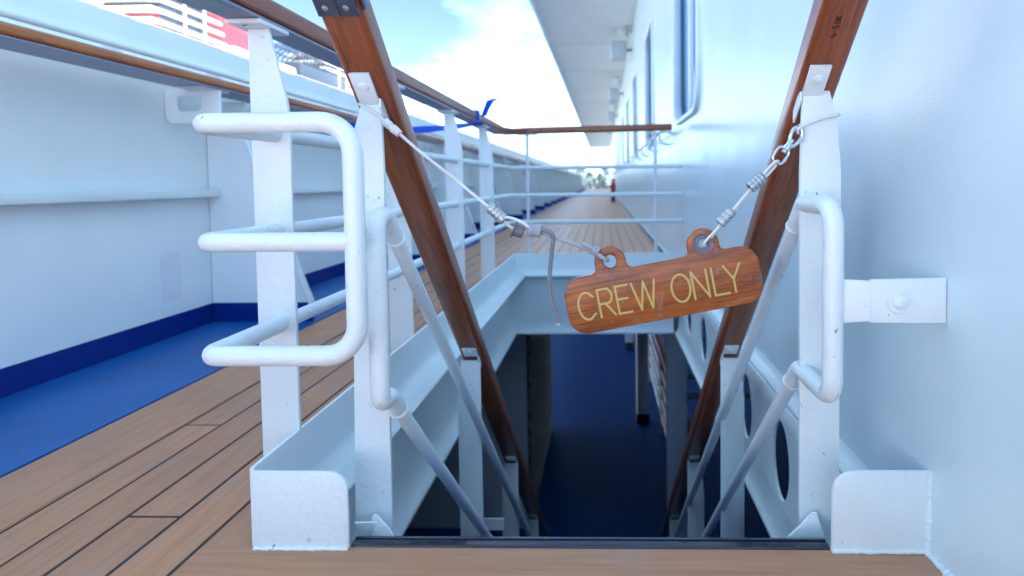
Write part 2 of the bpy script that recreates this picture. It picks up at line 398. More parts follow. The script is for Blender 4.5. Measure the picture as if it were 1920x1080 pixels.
MB().box(XB+.0005, XB+.06, 3.30, 56, .690, .728, .004).done('ledge', BULW, bw)
PATCH = paint('patched_paint', (.74, .80, .85), .48, .2, .2)
q0, q1 = at(305, 570, X=XB), at(338, 472, X=XB)
MB().slab(rrect(q0.y, q1.y, q0.z, q1.z, .03), [], (XB+.0004, 0, 0), Y_, Z_, (.0008, 0, 0)).done('paint_patch', PATCH, bw)
RX0, RX1, RZ = -2.045, -1.865, 1.228
MB().sweep([(x-(RX0+RX1)/2, z) for x, z in rrect(RX0, RX1, 0, .045, .016)], [((RX0+RX1)/2, -14, RZ), ((RX0+RX1)/2, 1.2, RZ), ((RX0+RX1)/2, 30, RZ), ((RX0+RX1)/2, 56, RZ)]).done('cap_rail', RAILB, bw)
MB().box(RX0+.004, RX1-.004, -14, 56, RZ-.006, RZ-.0005).done('rail_strip', STRIP, bw)
MB().tube([(-2.075, -14, 1.356), (-2.075, 56, 1.356)], .014, 10).done('top_pipe', WHITE, bw)
for k in range(24):
    y = 3.28+2.2*k
    st = MB().slab([(XB+.004, .006), (-1.60, .006), (-1.60, .10), (-1.93, 1.0), (-1.93, 1.20), (XB+.004, 1.20)], [], (0, y, 0), X_, Z_, (0, .012, 0)).done('stay', BULW, bw)
    MB().box(XB+.009, -1.594, y-.004, y+.016, .0055, .108).done('skirting', DKBLUE, st)
    d = V((-.33, 0, .90)).normalized(); c = V((-1.765, y+.006, .55))
    MB().obox(c, d, Y_, d.cross(Y_), .478, .03, .005, .002).done('flange', WHITE, st)
    # bracket under the rail
    yb = y-.31
    br = MB().slab(rrect(XB+.002, -1.87, 1.055, 1.218, .04, 5, (1, 0, 0, 1)), [rrect(-2.085, -1.965, 1.115, 1.19, .022)], (0, yb, 0), X_, Z_, (0, .012, 0), .002).done('rail_bracket', BULW, bw)
    MB().box(RX0+.03, RX1-.02, yb-.10, yb+.10, RZ-.013, RZ-.0065).done('pad', WHITE, br)
    for q in (-.35, .35):
        MB().slab([(XB-.03, 1.27), (XB+.03, 1.27), (XB+.075, 1.33), (XB-.01, 1.39)], [], (0, yb+q, 0), X_, Z_, (0, .008, 0)).done('fin', BULW, bw)
# ------------------------------------------------------------------ deckhouse on the right with overhang
dh = thing('deckhouse', (XW, 2, 0), 'glossy white deckhouse wall with tall rounded windows and deep overhang', 'deckhouse')
WIN = [(4.12+3.65*k, 5.42+3.65*k) for k in range(8)]
holes = [rrect(y0, y1, 1.25, 2.78, .2, 7) for y0, y1 in WIN]
MB().slab([(-1.6, .0), (60, .0), (60, 4.03), (-1.6, 4.03)], holes, (XW, 0, 0), Y_, Z_, (.12, 0, 0)).done('wall', WALLP, dh, 30)
for y0, y1 in WIN:
    wn = MB().slab(rrect(y0-.035, y1+.035, 1.215, 2.815, .235, 7), [rrect(y0+.004, y1-.004, 1.254, 2.776, .197, 7)], (XW-.028, 0, 0), Y_, Z_, (.045, 0, 0), .008).done('window', WHITE, dh)
    MB().slab(rrect(y0-.02, y1+.02, 1.23, 2.80, .2, 7), [], (XW+.06, 0, 0), Y_, Z_, (.012, 0, 0)).done('pane', GLASS, wn, 30)
    MB().slab(rrect(y0+.003, y1-.003, 1.253, 2.777, .197, 7), [rrect(y0+.05, y1-.05, 1.30, 2.73, .16, 7)], (XW+.035, 0, 0), Y_, Z_, (.02, 0, 0), .004).done('gasket', GASKET, wn)
    MB().box(XW+.02, XW+.055, (y0+y1)/2-.03, (y0+y1)/2+.03, 1.252, 2.778, .006).done('mullion', WHITE, wn)
MB().box(-1.25, XW+.12, 7.5, 60, 4.031, 4.16).done('overhang', SOFFIT, dh)  # begins out of view so open sky lights the stairhead
MB().box(-1.285, -1.2505, 7.5, 60, 3.98, 4.5, .01).done('fascia', WALLP, dh)
for k in range(15):
    y = 7.6+3.6*k
    MB().box(-1.24, XW-.01, y, y+.05, 4.016, 4.0305, .006).done('beam', SOFFIT, dh)
MB().box(XW, 12, -1.6, 60, 4.161, 13).done('upper_decks', WALLP, dh)
MB().box(-1.1, XW-.001, 7.6, 60, 4.161, 7).done('overhang_deck', WALLP, dh)
MB().box(XW, XW+.12, -1.6, 7.499, 4.031, 4.1605).done('wall_strip', WALLP, dh)
MB().box(XW+.125, 12, -1.6, -1.4, 0, 4.16).done('end_wall', WALLP, dh)  # unseen end, deckhouse cut short so daylight reaches camera-facing surfaces
MB().box(XW-.022, XW-.0005, D2+.3, 60, .001, .022, .006).done('base_bead', WHITE, dh)
MB().box(XW+.301, 12, -14, 60, -.12, -.02).done('floor_plate', SOFFIT, dh)
# storm rail along the wall
sr = thing('storm_rail', (.56, 5.6, 1.2), 'white pipe storm rail on curved brackets along deckhouse wall', 'handrail')
ys0 = 5.55
MB().tube(fillet([(XW-.003, ys0-.06, 1.16), (.555, ys0-.06, 1.2), (.555, ys0+.2, 1.22), (.555, 44, 1.22)], .04), .017, 12).done('rail', WHITE, sr)
for k in range(22):
    y = ys0+.5+1.4*k
    MB().tube(fillet([(.555, y, 1.21), (.555, y, 1.12), (XW-.003, y, 1.10)], .05), .011, 10).done('bracket', WHITE, sr)
# wall lamps and boxes
for k, (y, z) in enumerate([(13.6, 3.62), (19.5, 3.5), (26, 3.5), (33, 3.5)]):
    nth = ['nearest', 'second', 'third', 'farthest'][k]
    jb = thing('junction_box', (.40, y, z), f'{nth} pale grey box on the deckhouse wall under the overhang', 'box', 'boxes under the overhang')
    MB().box(.20, .52, y-.2, y+.2, z-.22, z+.16, .02).done('case', BOXG, jb)
    MB().box(.52, XW-.001, y-.05, y+.05, z-.03, z+.03).done('arm', GREYM, jb)
    MB().box(.23, .49, y-.215, y-.2005, z-.19, z+.13, .004).done('lid', BOXG, jb)
    fl = thing('floodlight', (.46, y+.5, z+.3), f'{nth} white floodlight clamped to the deckhouse wall under the overhang', 'floodlight', 'floodlights under the overhang')
    c = V((.44, y-.35, z+.33)); dd = V((-.35, -.85, -.35)).normalized(); sx = dd.cross(Z_).normalized(); uu = sx.cross(dd)
    MB().obox(c, dd, sx, uu, .06, .10, .13, .015).done('housing', BOXG, fl)
    MB().obox(c+dd*.065, dd, sx, uu, .004, .085, .115, .002).done('lens', LENS, fl)
    MB().tube(fillet([c-dd*.05, c-dd*.12, (XW-.002, y-.3, z+.33)], .03), .015, 8).done('bracket', GREYM, fl)
# fire hydrant against the wall
q = at(1150, 378, Z=0)
hy = thing('fire_hydrant', (q.x, q.y, 0), 'small red fire hydrant on dark blue stand by the deckhouse wall', 'hydrant')
MB().lathe([(0, 0), (.11, 0), (.11, .03), (.07, .05), (.065, .42), (0, .42)], q, Z_).done('stand', DKBLUE, hy)
MB().lathe([(0, .42), (.09, .42), (.10, .5), (.085, .68), (.05, .74), (.05, .78), (.11, .79), (.11, .83), (0, .84)], q, Z_).done('valve', RED, hy)
MB().tube([q+V((0, -.02, .58)), q+V((-.12, -.12, .56))], .045, 12).done('outlet', RED, hy)
# railing at the end of the deck
fr = thing('end_railing', (-.4, 57, 0), 'low white open railing closing the far end of the deck', 'railing')
for z in (.3, .62, .94, 1.22): MB().tube([(-1.9, 57, z), (.6, 57, z)], .025, 8).done('bar', WHITE, fr)
for k in range(7): MB().tube([(-1.9+k*.415, 57, 0), (-1.9+k*.415, 57, 1.22)], .03, 8).done('post', WHITE, fr)
# ------------------------------------------------------------------ hatch coaming round the stairwell
hc = thing('hatch_coaming', (XL, D1, 0), 'white steel coaming and girders framing the open stairwell', 'coaming')
T = .010
# side plate with a cove at its foot, then a ledge
def cove(sgn, x0, zb=.0, top=CH):
    "cross section of plate + cove + ledge (x, z); sgn=+1 opens to the right"
    pr = [(x0-sgn*T, top), (x0-sgn*T*.9, top+.004), (x0-sgn*T*.1, top+.004), (x0, top)]
    r = .045
    for k in range(6):
        a = math.pi/2*k/5; pr.append((x0+sgn*(r-r*math.cos(a)), r-r*math.sin(a)))
    pr += [(x0+sgn*.088, .0), (x0+sgn*.092, -.006), (x0+sgn*.088, -.014), (x0-sgn*T, -.014)]
    return pr
extr_y(cove(1, XL), D1+.011, D2, 'side_plate', WHITE, hc)
def extr_x(prof, x0, x1, name, mat, parent):
    n = len(prof); mb = MB()
    mb.add([(x, y, z) for x in (x0, x1) for y, z in prof], [(i, (i+1) % n, n+(i+1) % n, n+i) for i in range(n)]+[tuple(range(n)), tuple(range(n, 2*n))])
    return mb.done(name, mat, parent)
far = [(D2+(x-XL)*-1, z+.0012) for x, z in cove(1, XL)]
extr_x(far, XL+.0005, XW-.0005, 'end_plate', WHITE, hc)
# right: ledge against the deckhouse wall
LR = [(XW-.001, .035)]
for k in range(6):
    a = math.pi/2*k/5; LR.append((XW-.001-(.035-.035*math.cos(a)), .035-.035*math.sin(a)))
LR += [(.612, .0), (.607, -.006), (.612, -.014), (XW+.1, -.014), (XW+.1, .035)]
extr_y(LR, D1+.02, D2-.1, 'side_ledge', THICK, hc)
# front plates with one rounded corner
q0 = rrect(XL, -.530, .002, CH, .038, 6, (0, 1, 0, 0))
MB().slab(q0, [], (0, D1, 0), X_, Z_, (0, .0105, 0), .0035).done('front_plate', THICK, hc)
q0 = rrect(.452, XW-.001, .002, CH+.004, .045, 6, (0, 0, 1, 0))
MB().slab(q0, [], (0, D1, 0), X_, Z_, (0, .0105, 0), .0035).done('front_plate', THICK, hc)
def bead(path, r, name='weld_bead', mat=THICK):
    pts = []; rad = []
    P = [V(q) for q in path]; L = sum((b-a).length for a, b in zip(P[:-1], P[1:]))
    n = max(6, int(L/.005)); acc = 0
    for k in range(n+1):
        d = L*k/n; i = 0; s_ = d
        while i < len(P)-2 and s_ > (P[i+1]-P[i]).length: s_ -= (P[i+1]-P[i]).length; i += 1
        pts.append(P[i]+(P[i+1]-P[i]).normalized()*s_+V((random.uniform(-1, 1), random.uniform(-1, 1), random.uniform(-1, 1)))*r*.15); rad.append(r*random.uniform(.7, 1.25))
    return MB().tube(pts, r, 8, rad=rad).done(name, mat, hc, 60)
bead([(XW-.002, D1-.001, .0), (XW-.002, D1-.001, CH+.006)], .007)
bead([(.452, D1-.001, .003), (XW-.004, D1-.001, .003)], .0055)
bead([(XL, D1-.001, .002), (-.532, D1-.001, .002)], .005)
bead([(XW-.002, D1, .002), (XW-.002, .1, .002)], .009)
# girder webs under the ledges
GZ = -.486
def web(sgn, x0, x1):
    pr = [(x0, -.0145), (x0, -.36)]
    for k in range(6):
        a = math.pi/2*k/5; pr.append((x0+(x1-x0)*(1-math.cos(a)), -.36+(GZ+.012+.36)*math.sin(a)))
    return pr+[(x1, GZ), (x0-sgn*.03, GZ), (x0-sgn*.03, -.0145)]
extr_y(web(1, -.775, -.716), D1+.03, D2, 'girder', DIMWHITE if 0 else WHITE, hc)
extr_x([(D2-.045+(-.745-x), z+.0012) for x, z in web(1, -.775, -.73)], -.7745, .5595, 'end_girder', WHITE, hc)
# right web with oval lightening holes
OV = [(1.62, .095), (2.09, .098), (2.60, .098), (3.16, .10), (3.72, .115), (4.36, .115)]
MB().slab([(D1+.03, -.0145), (D2-.05, -.0145), (D2-.05, -.43), (D1+.03, -.43)], [ellipse(c, -.215, r, .135, 32) for c, r in OV], (.600, 0, 0), Y_, Z_, (.012, 0, 0), .003).done('side_girder', WHITE, hc, 30)
pr = [(.600, -.36)]
for k in range(6):
    a = math.pi/2*k/5; pr.append((.5995-.035*(1-math.cos(a)), -.36-(.114)*math.sin(a)))
extr_y(pr+[(.5645, GZ), (.618, GZ), (.618, -.432), (.5998, -.432)], D1+.035, D2-.06, 'girder_flange', WHITE, hc)
# trunk behind the front edge
MB().box(-.72, .6, D1+.005, D1+.028, -.42, -.013).done('head_plate', WHITE, hc)
# ------------------------------------------------------------------ the stair
stair = thing('companion_stair', (-.03, D1, 0), 'steep stair descending into the dark below navy threshold strip', 'stair')
MB().sweep([(x, z) for x, z in rrect(-.018, .018, -.022, .0035, .004, 3)], [(-.530, D1+.028, .0), (.4515, D1+.028, .0)]).done('threshold', SILL, stair)
MB().box(-.53, .4515, D1+.033, D1+.037, .0036, .0062, .001).done('nosing', SILL, stair)
SLP = .895
for k in range(12):
    y = D1+.20+.225*k/SLP*.9; z = -.225*(k+1)*.985
    MB().box(-.50, .44, y-.06, y+.19, z-.03, z, .004).done('tread', DKBLUE, stair)
for sx in (-.535, .455):
    MB().slab([(1.30, -.10), (1.44, -.10), (4.36, -2.69), (4.08, -2.69)], [], (sx, 0, 0), Y_, Z_, (.02, 0, 0)).done('stringer', WHITE, stair)
# ------------------------------------------------------------------ stair railings
def zrail(y, z0, y0): return z0-SLP*(y-y0)
DIR = V((0, 1, -SLP)).normalized(); NRM = V((0, SLP, 1)).normalized()
def flat_post(poly, y, th, parent, mat=THICK): return MB().slab(poly, [], (0, y, 0), X_, Z_, (0, th, 0), .003).done('post', mat, parent)
def px2(poly, Y): return [(at(a, b, Y=Y).x, at(a, b, Y=Y).z) for a, b in poly]
def bolt(c, n, r, parent, mat=THICK, h=.5):
    return MB().lathe([(r, 0), (r, r*.12), (r*.85, r*h*.7), (r*.45, r*h), (0, r*h*1.05)], c, n, 16).done('bolt', mat, parent)
def stair_railing(side):
    L = side < 0
    lab = 'left stair railing of varnished wood and white pipe dropping into the stairwell' if L else 'right stair railing bracketed to the deckhouse wall, wooden rail marked in pen'
    r = thing('stair_railing', (-.5 if L else .46, 1.38, 0), lab, 'railing', 'stair railings')
    # wooden rail
    cx, y0, z0 = (-.503, 1.32, .955) if L else (.463, 1.32, .962)
    prof = rrect(-.044, .044, 0, .062, .013, 4)
    zz = lambda y: z0-SLP*(y-y0)
    rail = MB().sweep(prof, [(cx, y, zz(y)) for y in (.95, 1.6, 2.4, 3.2, 4.6)], NRM).done('hand_rail', STAIRW, r)
    # posts
    P1 = px2([(667, 1060), (737, 1060), (735, 990), (719, 320), (714, 190), (708, 168), (668, 168), (676, 195), (661, 250), (659, 330), (667, 990)] if L else
             [(1500, 1060), (1572, 1060), (1573, 870), (1577, 330), (1577, 300), (1569, 218), (1549, 140), (1506, 140), (1501, 330), (1499, 990)], 1.345)
    p1 = flat_post(P1, 1.345, .012, r)
    posts = [(p1, 1.345)]
    for y in (2.28, 3.21, 4.14):
        zt = zz(y)-.018; hw = .042; ox = -.012 if L else .012; c = cx+ox
        a, b = (c-hw-.004, c+hw) if L else (c-hw, c+hw+.004)
        poly = [(a, -2.66), (b, -2.66), (b, zt-.16 if not L else zt), (b if L else c+.03, zt), (c-.03 if L else a, zt), (a, zt-.16 if L else zt)]
        posts.append((flat_post(poly, y, .012, r), y))
    # heads bolted to the underside of the rail
    for p_, y in posts:
        if y < 1.5: c = at(683, 160, Y=1.312) if L else at(1531, 122, Y=1.318)
        else: c = V((cx, y-.03, 0))
        c = V((c.x, c.y, zz(c.y)))-NRM*.0045
        hl = .042 if y < 1.5 else .03
        if y < 1.5: c = c+DIR*.007
        hd = MB().obox(c, X_, DIR, NRM, .022 if y < 1.5 else .026, hl, .0035, .0015).done('head', THICK, p_)
        bolt(c-NRM*.003-DIR*.008, -NRM, .012, hd)
        MB().slab([(0, 0), (.05, -.02), (.05, -.062), (0, -.02)], [], (c.x+(.023 if L else -.027), c.y+.02, zz(c.y+.02)-.006), Y_, Z_, (.004, 0, 0)).done('gusset', THICK, p_)
    # pipes with the loop at their head, all in one vertical plane
    X = -.462 if L else .44
    if L: pts = [(722, 404), (704, 399), (704, 722), (730, 742)]
    else: pts = [(1508, 381), (1563, 382), (1563, 712), (1499, 690)]
    Q = [at(a, b, X=X) for a, b in pts]
    if L: Q[1].z = Q[0].z; Q[2].z = Q[3].z; 
    else: Q[1].z = Q[0].z; Q[2].z = Q[3].z
    Q[2].y = Q[1].y
    e1, e2 = V((X, 4.5, Q[0].z-SLP*(4.5-Q[0].y))), V((X, 4.3, Q[3].z-SLP*(4.3-Q[3].y)))
    s1, s2 = Q[0]+DIR*.085, Q[3]+DIR*.075
    MB().tube(fillet([s1, Q[0], Q[1], Q[2], Q[3], s2], [.03, .042, .042, .03], 8), .0195, 18).done('loop', THICK, r, 50)
    for a, b in ((s1, e1), (s2, e2)):
        pp = MB().tube([a-DIR*.01, b], .0165, 16).done('pipe', WHITE, r, 50)
        MB().tube([a-DIR*.005, a, a+DIR*.004], .022, 16, rad=[.0207, .0225, .0185]).done('weld_ring', THICK, pp, 50)
    # foot of the first post: folded plate on the threshold
    if L:
        a, b, c_, d = (664, 978), (703, 974), (692, 1004), (742, 1004)
        pts3 = [at(*a, Y=1.315), at(*b, Y=1.36), at(690, 1006, Y=1.30)]
        MB().slab([(0, 0), (.062, .0), (.046, .018), (.02, .040), (.012, .040)], [], (at(686, 1006, Y=1.31)), X_, V((0, .35, 1)), (0, .006, 0), .001).done('foot', THICK, p1)
        MB().slab([(0, 0), (.05, .002), (.028, -.045)], [], (at(664, 981, Y=1.30)), X_, V((0, -.2, 1)), (0, .006, 0), .001).done('foot', THICK, p1)
    else:
        MB().slab([(-.004, 0), (-.085, .0), (-.05, .026), (-.028, .046), (-.018, .046), (-.010, .014)], [], (at(1552, 1008, Y=1.31)), X_, V((0, .35, 1)), (0, .006, 0), .001).done('foot', THICK, p1)
    if L:
        MB().box(at(897, 980, Y=2.6).x, at(945, 980, Y=2.6).x, 2.592, 2.60, at(900, 992, Y=2.6).z, at(900, 971, Y=2.6).z).done('cross_plate', WHITE, r)
        # splice under the upper end of the rail
        c = V((cx, 1.075, zz(1.075)))-NRM*.005
        spl = MB().obox(c, X_, DIR, NRM, .040, .145, .0045, .002).done('splice', SPLICE, rail)
        MB().obox(c-NRM*.0052, X_, DIR, NRM, .004, .143, .0012).done('rib', SPLICE, spl)
        for sx in (-.02, .02): MB().lathe([(0, 0), (.0042, .0), (.0062, .0008), (.0062, -.001)], c+X_*sx+DIR*.125-NRM*.0055, -NRM, 14).done('screw', STEEL, spl)
        MB().obox(c+NRM*.034+X_*.048, X_, DIR, NRM, .003, .14, .026, .002).done('side_plate', SPLICE, spl)
    else:
        # bracket to the wall
        zc = at(1680, 563, Y=1.25).z; A0 = V((Q[1].x+.012, Q[1].y, at(1590, 564, Y=Q[1].y).z)); A2 = V((XW-.001, 1.170, at(1765, 563, Y=1.170).z)); A1 = V((at(1638, 564, Y=1.170).x, 1.170, at(1638, 564, Y=1.170).z))
        def strip3(p0, p1, h0, h1, th, name, par):
            u = (p1-p0); n_ = V((u.y, -u.x, 0)).normalized()
            return MB().slab([(0, -h0), (1, -h1), (1, h1), (0, h0)], [], p0+n_*th*.5, u, Z_, -n_*th, .003).done(name, THICK, par)
        br = strip3(A1-(A2-A1)*.06, A2, .041, .043, .013, 'wall_bracket', r)
        strip3(A0, A1, .043, .038, .011, 'tongue', br)
        bc = A1.lerp(A2, .34); bn = V(((A2-A1).y, -(A2-A1).x, 0)).normalized()
        bolt(bc+bn*.0065, bn, .016, br, h=.8)
        MB().lathe([(.025, 0), (.023, .0035), (.0, .004)], bc+bn*.0063, bn, 20).done('washer', THICK, br)
        # pen marks on the underside: 4-5 DK
        t0 = V((cx-.006, 1.243, zz(1.243)))-NRM*.0009
        ux, uy = -DIR, -X_       # reading direction runs up the rail
        G5 = {'4': [[(0, .9), (0, .3), (.6, .3)], [(.45, .7), (.45, -.1)]], '-': [[(.05, .4), (.5, .4)]], '5': [[(.6, 1), (.1, 1), (.05, .55), (.5, .55), (.6, .3), (.45, 0), (0, .05)]],
              'D': [[(0, 0), (0, 1), (.4, .9), (.6, .5), (.4, .1), (0, 0)]], 'K': [[(0, 0), (0, 1)], [(.6, 1), (0, .45), (.6, 0)]]}
        u = 0; hh = .0120
        for ch in '4-5 DK':
            if ch != ' ':
                mb = MB()
                for st in G5[ch]: mb.tube([t0+ux*(u+a_*hh)+uy*(b_*hh-hh/2) for a_, b_ in st], .0009, 6)
                mb.done('mark', INK, rail)
            u += hh*(.78 if ch != ' ' else .35)
    return r
railL = stair_railing(-1); railR = stair_railing(1)
# ------------------------------------------------------------------ guard railing round the opening
gr = thing('guard_railing', (-.77, 1.42, 0), 'white guard railing with wooden top rail round the stairwell opening', 'railing')
PX = -.768; BZ = (.868, .641, .421); FY = 5.045; GY = 1.150
RT, RCX = 1.132, -.808
pw = rrect(-.044, .044, 0, .052, .013, 4)
tr = MB().sweep(pw, [(RCX, .9, RT), (RCX, 2.2, RT), (RCX, 3.6, RT), (RCX, FY-.25, RT), (RCX+.05, FY-.09, RT), (RCX+.17, FY, RT+.012)]).done('top_rail', RAILW, gr)
MB().sweep(pw, [(RCX+.172, FY, RT+.012), (-.2, FY, RT+.018), (.30, FY, RT+.024), (.56, FY, RT+.028)]).done('cross_rail', RAILX, gr)
MB().box(RCX-.040, RCX+.040, .9, 4.8, RT-.007, RT-.0008).done('rail_strip', STRIP, tr)
spl = MB().box(RCX-.042, RCX+.042, .9, 1.285, RT-.013, RT-.0075, .002).done('splice', SPLICE, tr)
MB().box(RCX-.0465, RCX-.0445, .9, 1.26, RT+.004, RT+.048).done('splice', SPLICE, tr)
MB().box(RCX+.0445, RCX+.0465, .9, 1.20, RT+.004, RT+.048).done('splice', SPLICE, tr)
for y in (1.42, 2.30, 3.18, 4.06):
    po = flat_post([(-.822, -.05), (-.731, -.05), (-.731, .90), (-.737, .95), (-.775, RT-.0182), (-.824, RT-.0182)], y, .012, gr)
    hd = MB().box(-.846, -.766, y-.05, y+.08, RT-.018, RT-.0075, .002).done('head', WHITE, po)
    for q in (-.035, .06): MB().lathe([(.007, 0), (.007, -.003), (0, -.005)], (RCX, y+q, RT-.018), Z_, 12).done('screw', STEEL, hd)
# pipes: three levels; the top and bottom ones return round the front as one loop
VX = at(666, 450, Y=GY).x
lp = fillet([(PX, 1.43, BZ[0]), (PX, GY, BZ[0]), (VX, GY, BZ[0]), (VX, GY, BZ[2]), (PX, GY, BZ[2]), (PX, 1.43, BZ[2])], [.026, .062, .062, .026], 9)
MB().tube(lp, .0195, 18).done('front_loop', THICK, gr, 50)
MB().tube(fillet([(PX, 1.43, BZ[1]), (PX, GY, BZ[1]), (VX, GY, BZ[1])], .026, 9), .0185, 18).done('front_bar', THICK, gr, 50)
for z in BZ:
    MB().tube(fillet([(PX, 1.42, z), (PX, FY, z), (XW-.004, FY, z)], .10, 8), .0175, 14).done('side_bar', WHITE, gr, 50)
for px in (990, 1229):
    x = at(px, 360, Y=FY).x
    po = MB().tube([(x, FY, .001), (x, FY, RT+.012)], .0135, 12).done('stanchion', WHITE, gr)
    MB().box(x-.08, x+.08, FY-.03, FY+.03, RT+.004, RT+.013).done('head', WHITE, po)
# ------------------------------------------------------------------ sign
SY = 1.335; TH = math.radians(10.6)
sc = at(1244, 545, Y=SY); su, sv = V((math.cos(TH), 0, math.sin(TH))), V((-math.sin(TH), 0, math.cos(TH)))
K = (at(1245, 545, Y=SY)-at(1244, 545, Y=SY)).length          # metres per pixel of the photograph on the sign
sign = thing('hanging_sign', sc, 'varnished wooden sign reading CREW ONLY in gold, hung askew across the stairhead', 'sign')
hw, hh = 186*K, 54.5*K
out = rrect(-hw, hw, -hh, hh, 36*K, 9)
# splice the two lugs into the top edge
def lug(cu): 
    cv = 72*K; R = 30*K; pts = [(cu+R*1.30, hh), (cu+R*1.06, hh+R*.12), (cu+R, hh+R*.35)]
    for k in range(15):
        a = math.pi*k/14; pts.append((cu+R*math.cos(a), cv+R*math.sin(a)*1.0))
    return pts+[(cu-R, hh+R*.35), (cu-R*1.06, hh+R*.12), (cu-R*1.30, hh)]
i0 = next(i for i, q in enumerate(out) if abs(q[1]-hh) < 1e-9 and q[0] > 0)
out = out[:i0+1]+lug(89*K)+lug(-88*K)+out[i0+1:]
holes = [ellipse(-88*K, 73*K, 12.5*K, 12.5*K, 24), ellipse(89*K, 73*K, 9*K, 9*K, 24)]
bo = MB().slab(out, holes, (0, 0, 0), X_, -Y_*0+Z_, (0, .016, 0), .0032, 3)
# the board is built flat then turned with its own grain
bo_me = bo.done('board', SIGNW); bo_me.parent = sign; ORG[bo_me.name] = V((0, 0, 0))
bo_me.rotation_euler = (0, -TH, 0)
LET = {'C': [[(.92, .80)]+[(.5+.47*math.cos(math.radians(a)), .5+.5*math.sin(math.radians(a))) for a in range(45, 316, 18)]+[(.93, .17)]],
 'R': [[(.06, 0), (.06, 1), (.55, 1)]+[(.60+.30*math.cos(math.radians(a)), .735+.265*math.sin(math.radians(a))) for a in range(80, -81, -20)]+[(.5, .47), (.06, .47)], [(.45, .47), (.95, 0)]],
 'E': [[(.92, 1), (.06, 1), (.06, 0), (.96, 0)], [(.06, .52), (.80, .52)]],
 'W': [[(0, 1), (.27, 0), (.52, 1), (.76, 0), (1, 1)]],
 'O': [[(.5+.5*math.cos(math.radians(a)), .5+.5*math.sin(math.radians(a))) for a in range(0, 361, 15)]],
 'N': [[(.05, 0), (.05, 1), (.95, 0), (.95, 1)]], 'L': [[(.05, 1), (.05, 0), (1, 0)]], 'Y': [[(0, 1), (.5, .48), (1, 1)], [(.5, .48), (.5, 0)]]}
def ribbon2d(mb, pts, wd, y, th):
    "flat stroke of width wd with mitred joints on the sign's face"
    P = [V((a, b)) for a, b in pts]; closed = (P[0]-P[-1]).length < 1e-6; n = len(P); Lq, Rq = [], []
    for i in range(n):
        a = (P[i]-P[i-1]).normalized() if i else ((P[0]-P[-2]).normalized() if closed else None)
        b = (P[i+1]-P[i]).normalized() if i < n-1 else ((P[1]-P[0]).normalized() if closed else None)
        tg = ((a or b)+(b or a))
        tg = tg.normalized() if tg.length > 1e-4 else a
        k = min(1.6, 1/max(.3, tg.dot(a or b))); nn = V((-tg.y, tg.x))*wd*.5*k
        Lq.append(P[i]+nn); Rq.append(P[i]-nn)
    vs = [(q.x, y, q.y) for q in Lq]+[(q.x, y, q.y) for q in Rq]+[(q.x, y+th, q.y) for q in Lq]+[(q.x, y+th, q.y) for q in Rq]
    fs = []
    for i in range(n-1): fs += [(i, i+1, n+i+1, n+i), (2*n+i, 3*n+i, 3*n+i+1, 2*n+i+1), (i, 2*n+i, 2*n+i+1, i+1), (n+i, n+i+1, 3*n+i+1, 3*n+i)]
    fs += [(0, n, 3*n, 2*n), (n-1, 3*n-1, 4*n-1, 2*n-1)]
    mb.add(vs, fs)
for ch, cu, wd in (('C', -147, 34), ('R', -110, 31), ('E', -77, 27), ('W', -36, 44), ('O', 33, 35), ('N', 70, 31), ('L', 107, 28), ('Y', 133, 31)):
    mb = MB()
    sub = []
    for st in LET[ch]:
        pts = [((cu+(a-.5)*wd)*K, (b-.5)*52*K-1.5*K) for a, b in st]; cur = pts[:2]
        for q in pts[2:]:
            d0 = V(cur[-1])-V(cur[-2]); d1 = V(q)-V(cur[-1])
            if d0.angle(d1) > .7: sub.append(cur); cur = [cur[-1], q]
            else: cur.append(q)
        sub.append(cur)
    for i, st in enumerate(sub):
        if (V(st[0])-V(st[-1])).length > 1e-6:
            e0 = (V(st[0])-V(st[1])).normalized()*1.6*K; e1 = (V(st[-1])-V(st[-2])).normalized()*1.6*K
            st = [tuple(V(st[0])+e0)]+st[1:-1]+[tuple(V(st[-1])+e1)]
        ribbon2d(mb, st, 3.8*K, -.0007-.00008*i, .0012)
    lo = mb.done('letter', GOLD, smooth=None); lo.parent = bo_me
gro = MB().lathe([(9*K, .02), (9*K, -.001), (11*K, -.0035), (14*K, -.0035), (15*K, -.002), (18.5*K, -.003), (19*K, .0), (19*K, .0005), (9*K, .0005)], (89*K, 0, 73*K), Y_, 28).done('grommet', RUBBER)
gro.parent = bo_me
# ------------------------------------------------------------------ lines that carry it
def A(px, py, y=SY): return at(px, py, Y=y)
wl = thing('wire_rope', A(690, 205, 1.375), 'white sheathed wire rope from the left post with pressed sleeves', 'rope')
cy_ = SY-.004
MB().tube([A(676, 193, 1.366), A(674, 195, 1.352), A(677, 197, 1.339), A(690, 205, 1.337), A(706, 214, 1.336), A(722, 228, 1.336), A(740, 243, 1.336), A(790, 287, 1.336), A(860, 342, 1.336), A(925, 396, SY)], .0036, 12).done('cable', CABLE, wl, 60)
def sleeve(a, b, r, parent, mat, ribs=0, name='sleeve', flat=None):
    a, b = V(a), V(b); d = (b-a); L = d.length; pr = [(r*.55, 0), (r*.9, L*.02), (r, L*.06)]
    if ribs:
        for k in range(ribs):
            f0 = .08+.84*k/ribs; w_ = .84/ribs
            pr += [(r, L*(f0+.05*w_)), (r, L*(f0+.7*w_)), (r*.86, L*(f0+.78*w_)), (r*.86, L*(f0+.95*w_))]
    pr += [(r, L*.94), (r*.9, L*.98), (r*.55, L)]
    return MB().lathe(pr, a, d, 18).done(name, mat, parent, 40)
sleeve(A(720, 226, 1.336), A(750, 252, 1.336), .0092, wl, CABLE, 2)
sleeve(A(917, 388, SY), A(947, 414, SY), .0125, wl, ZINC, 4)
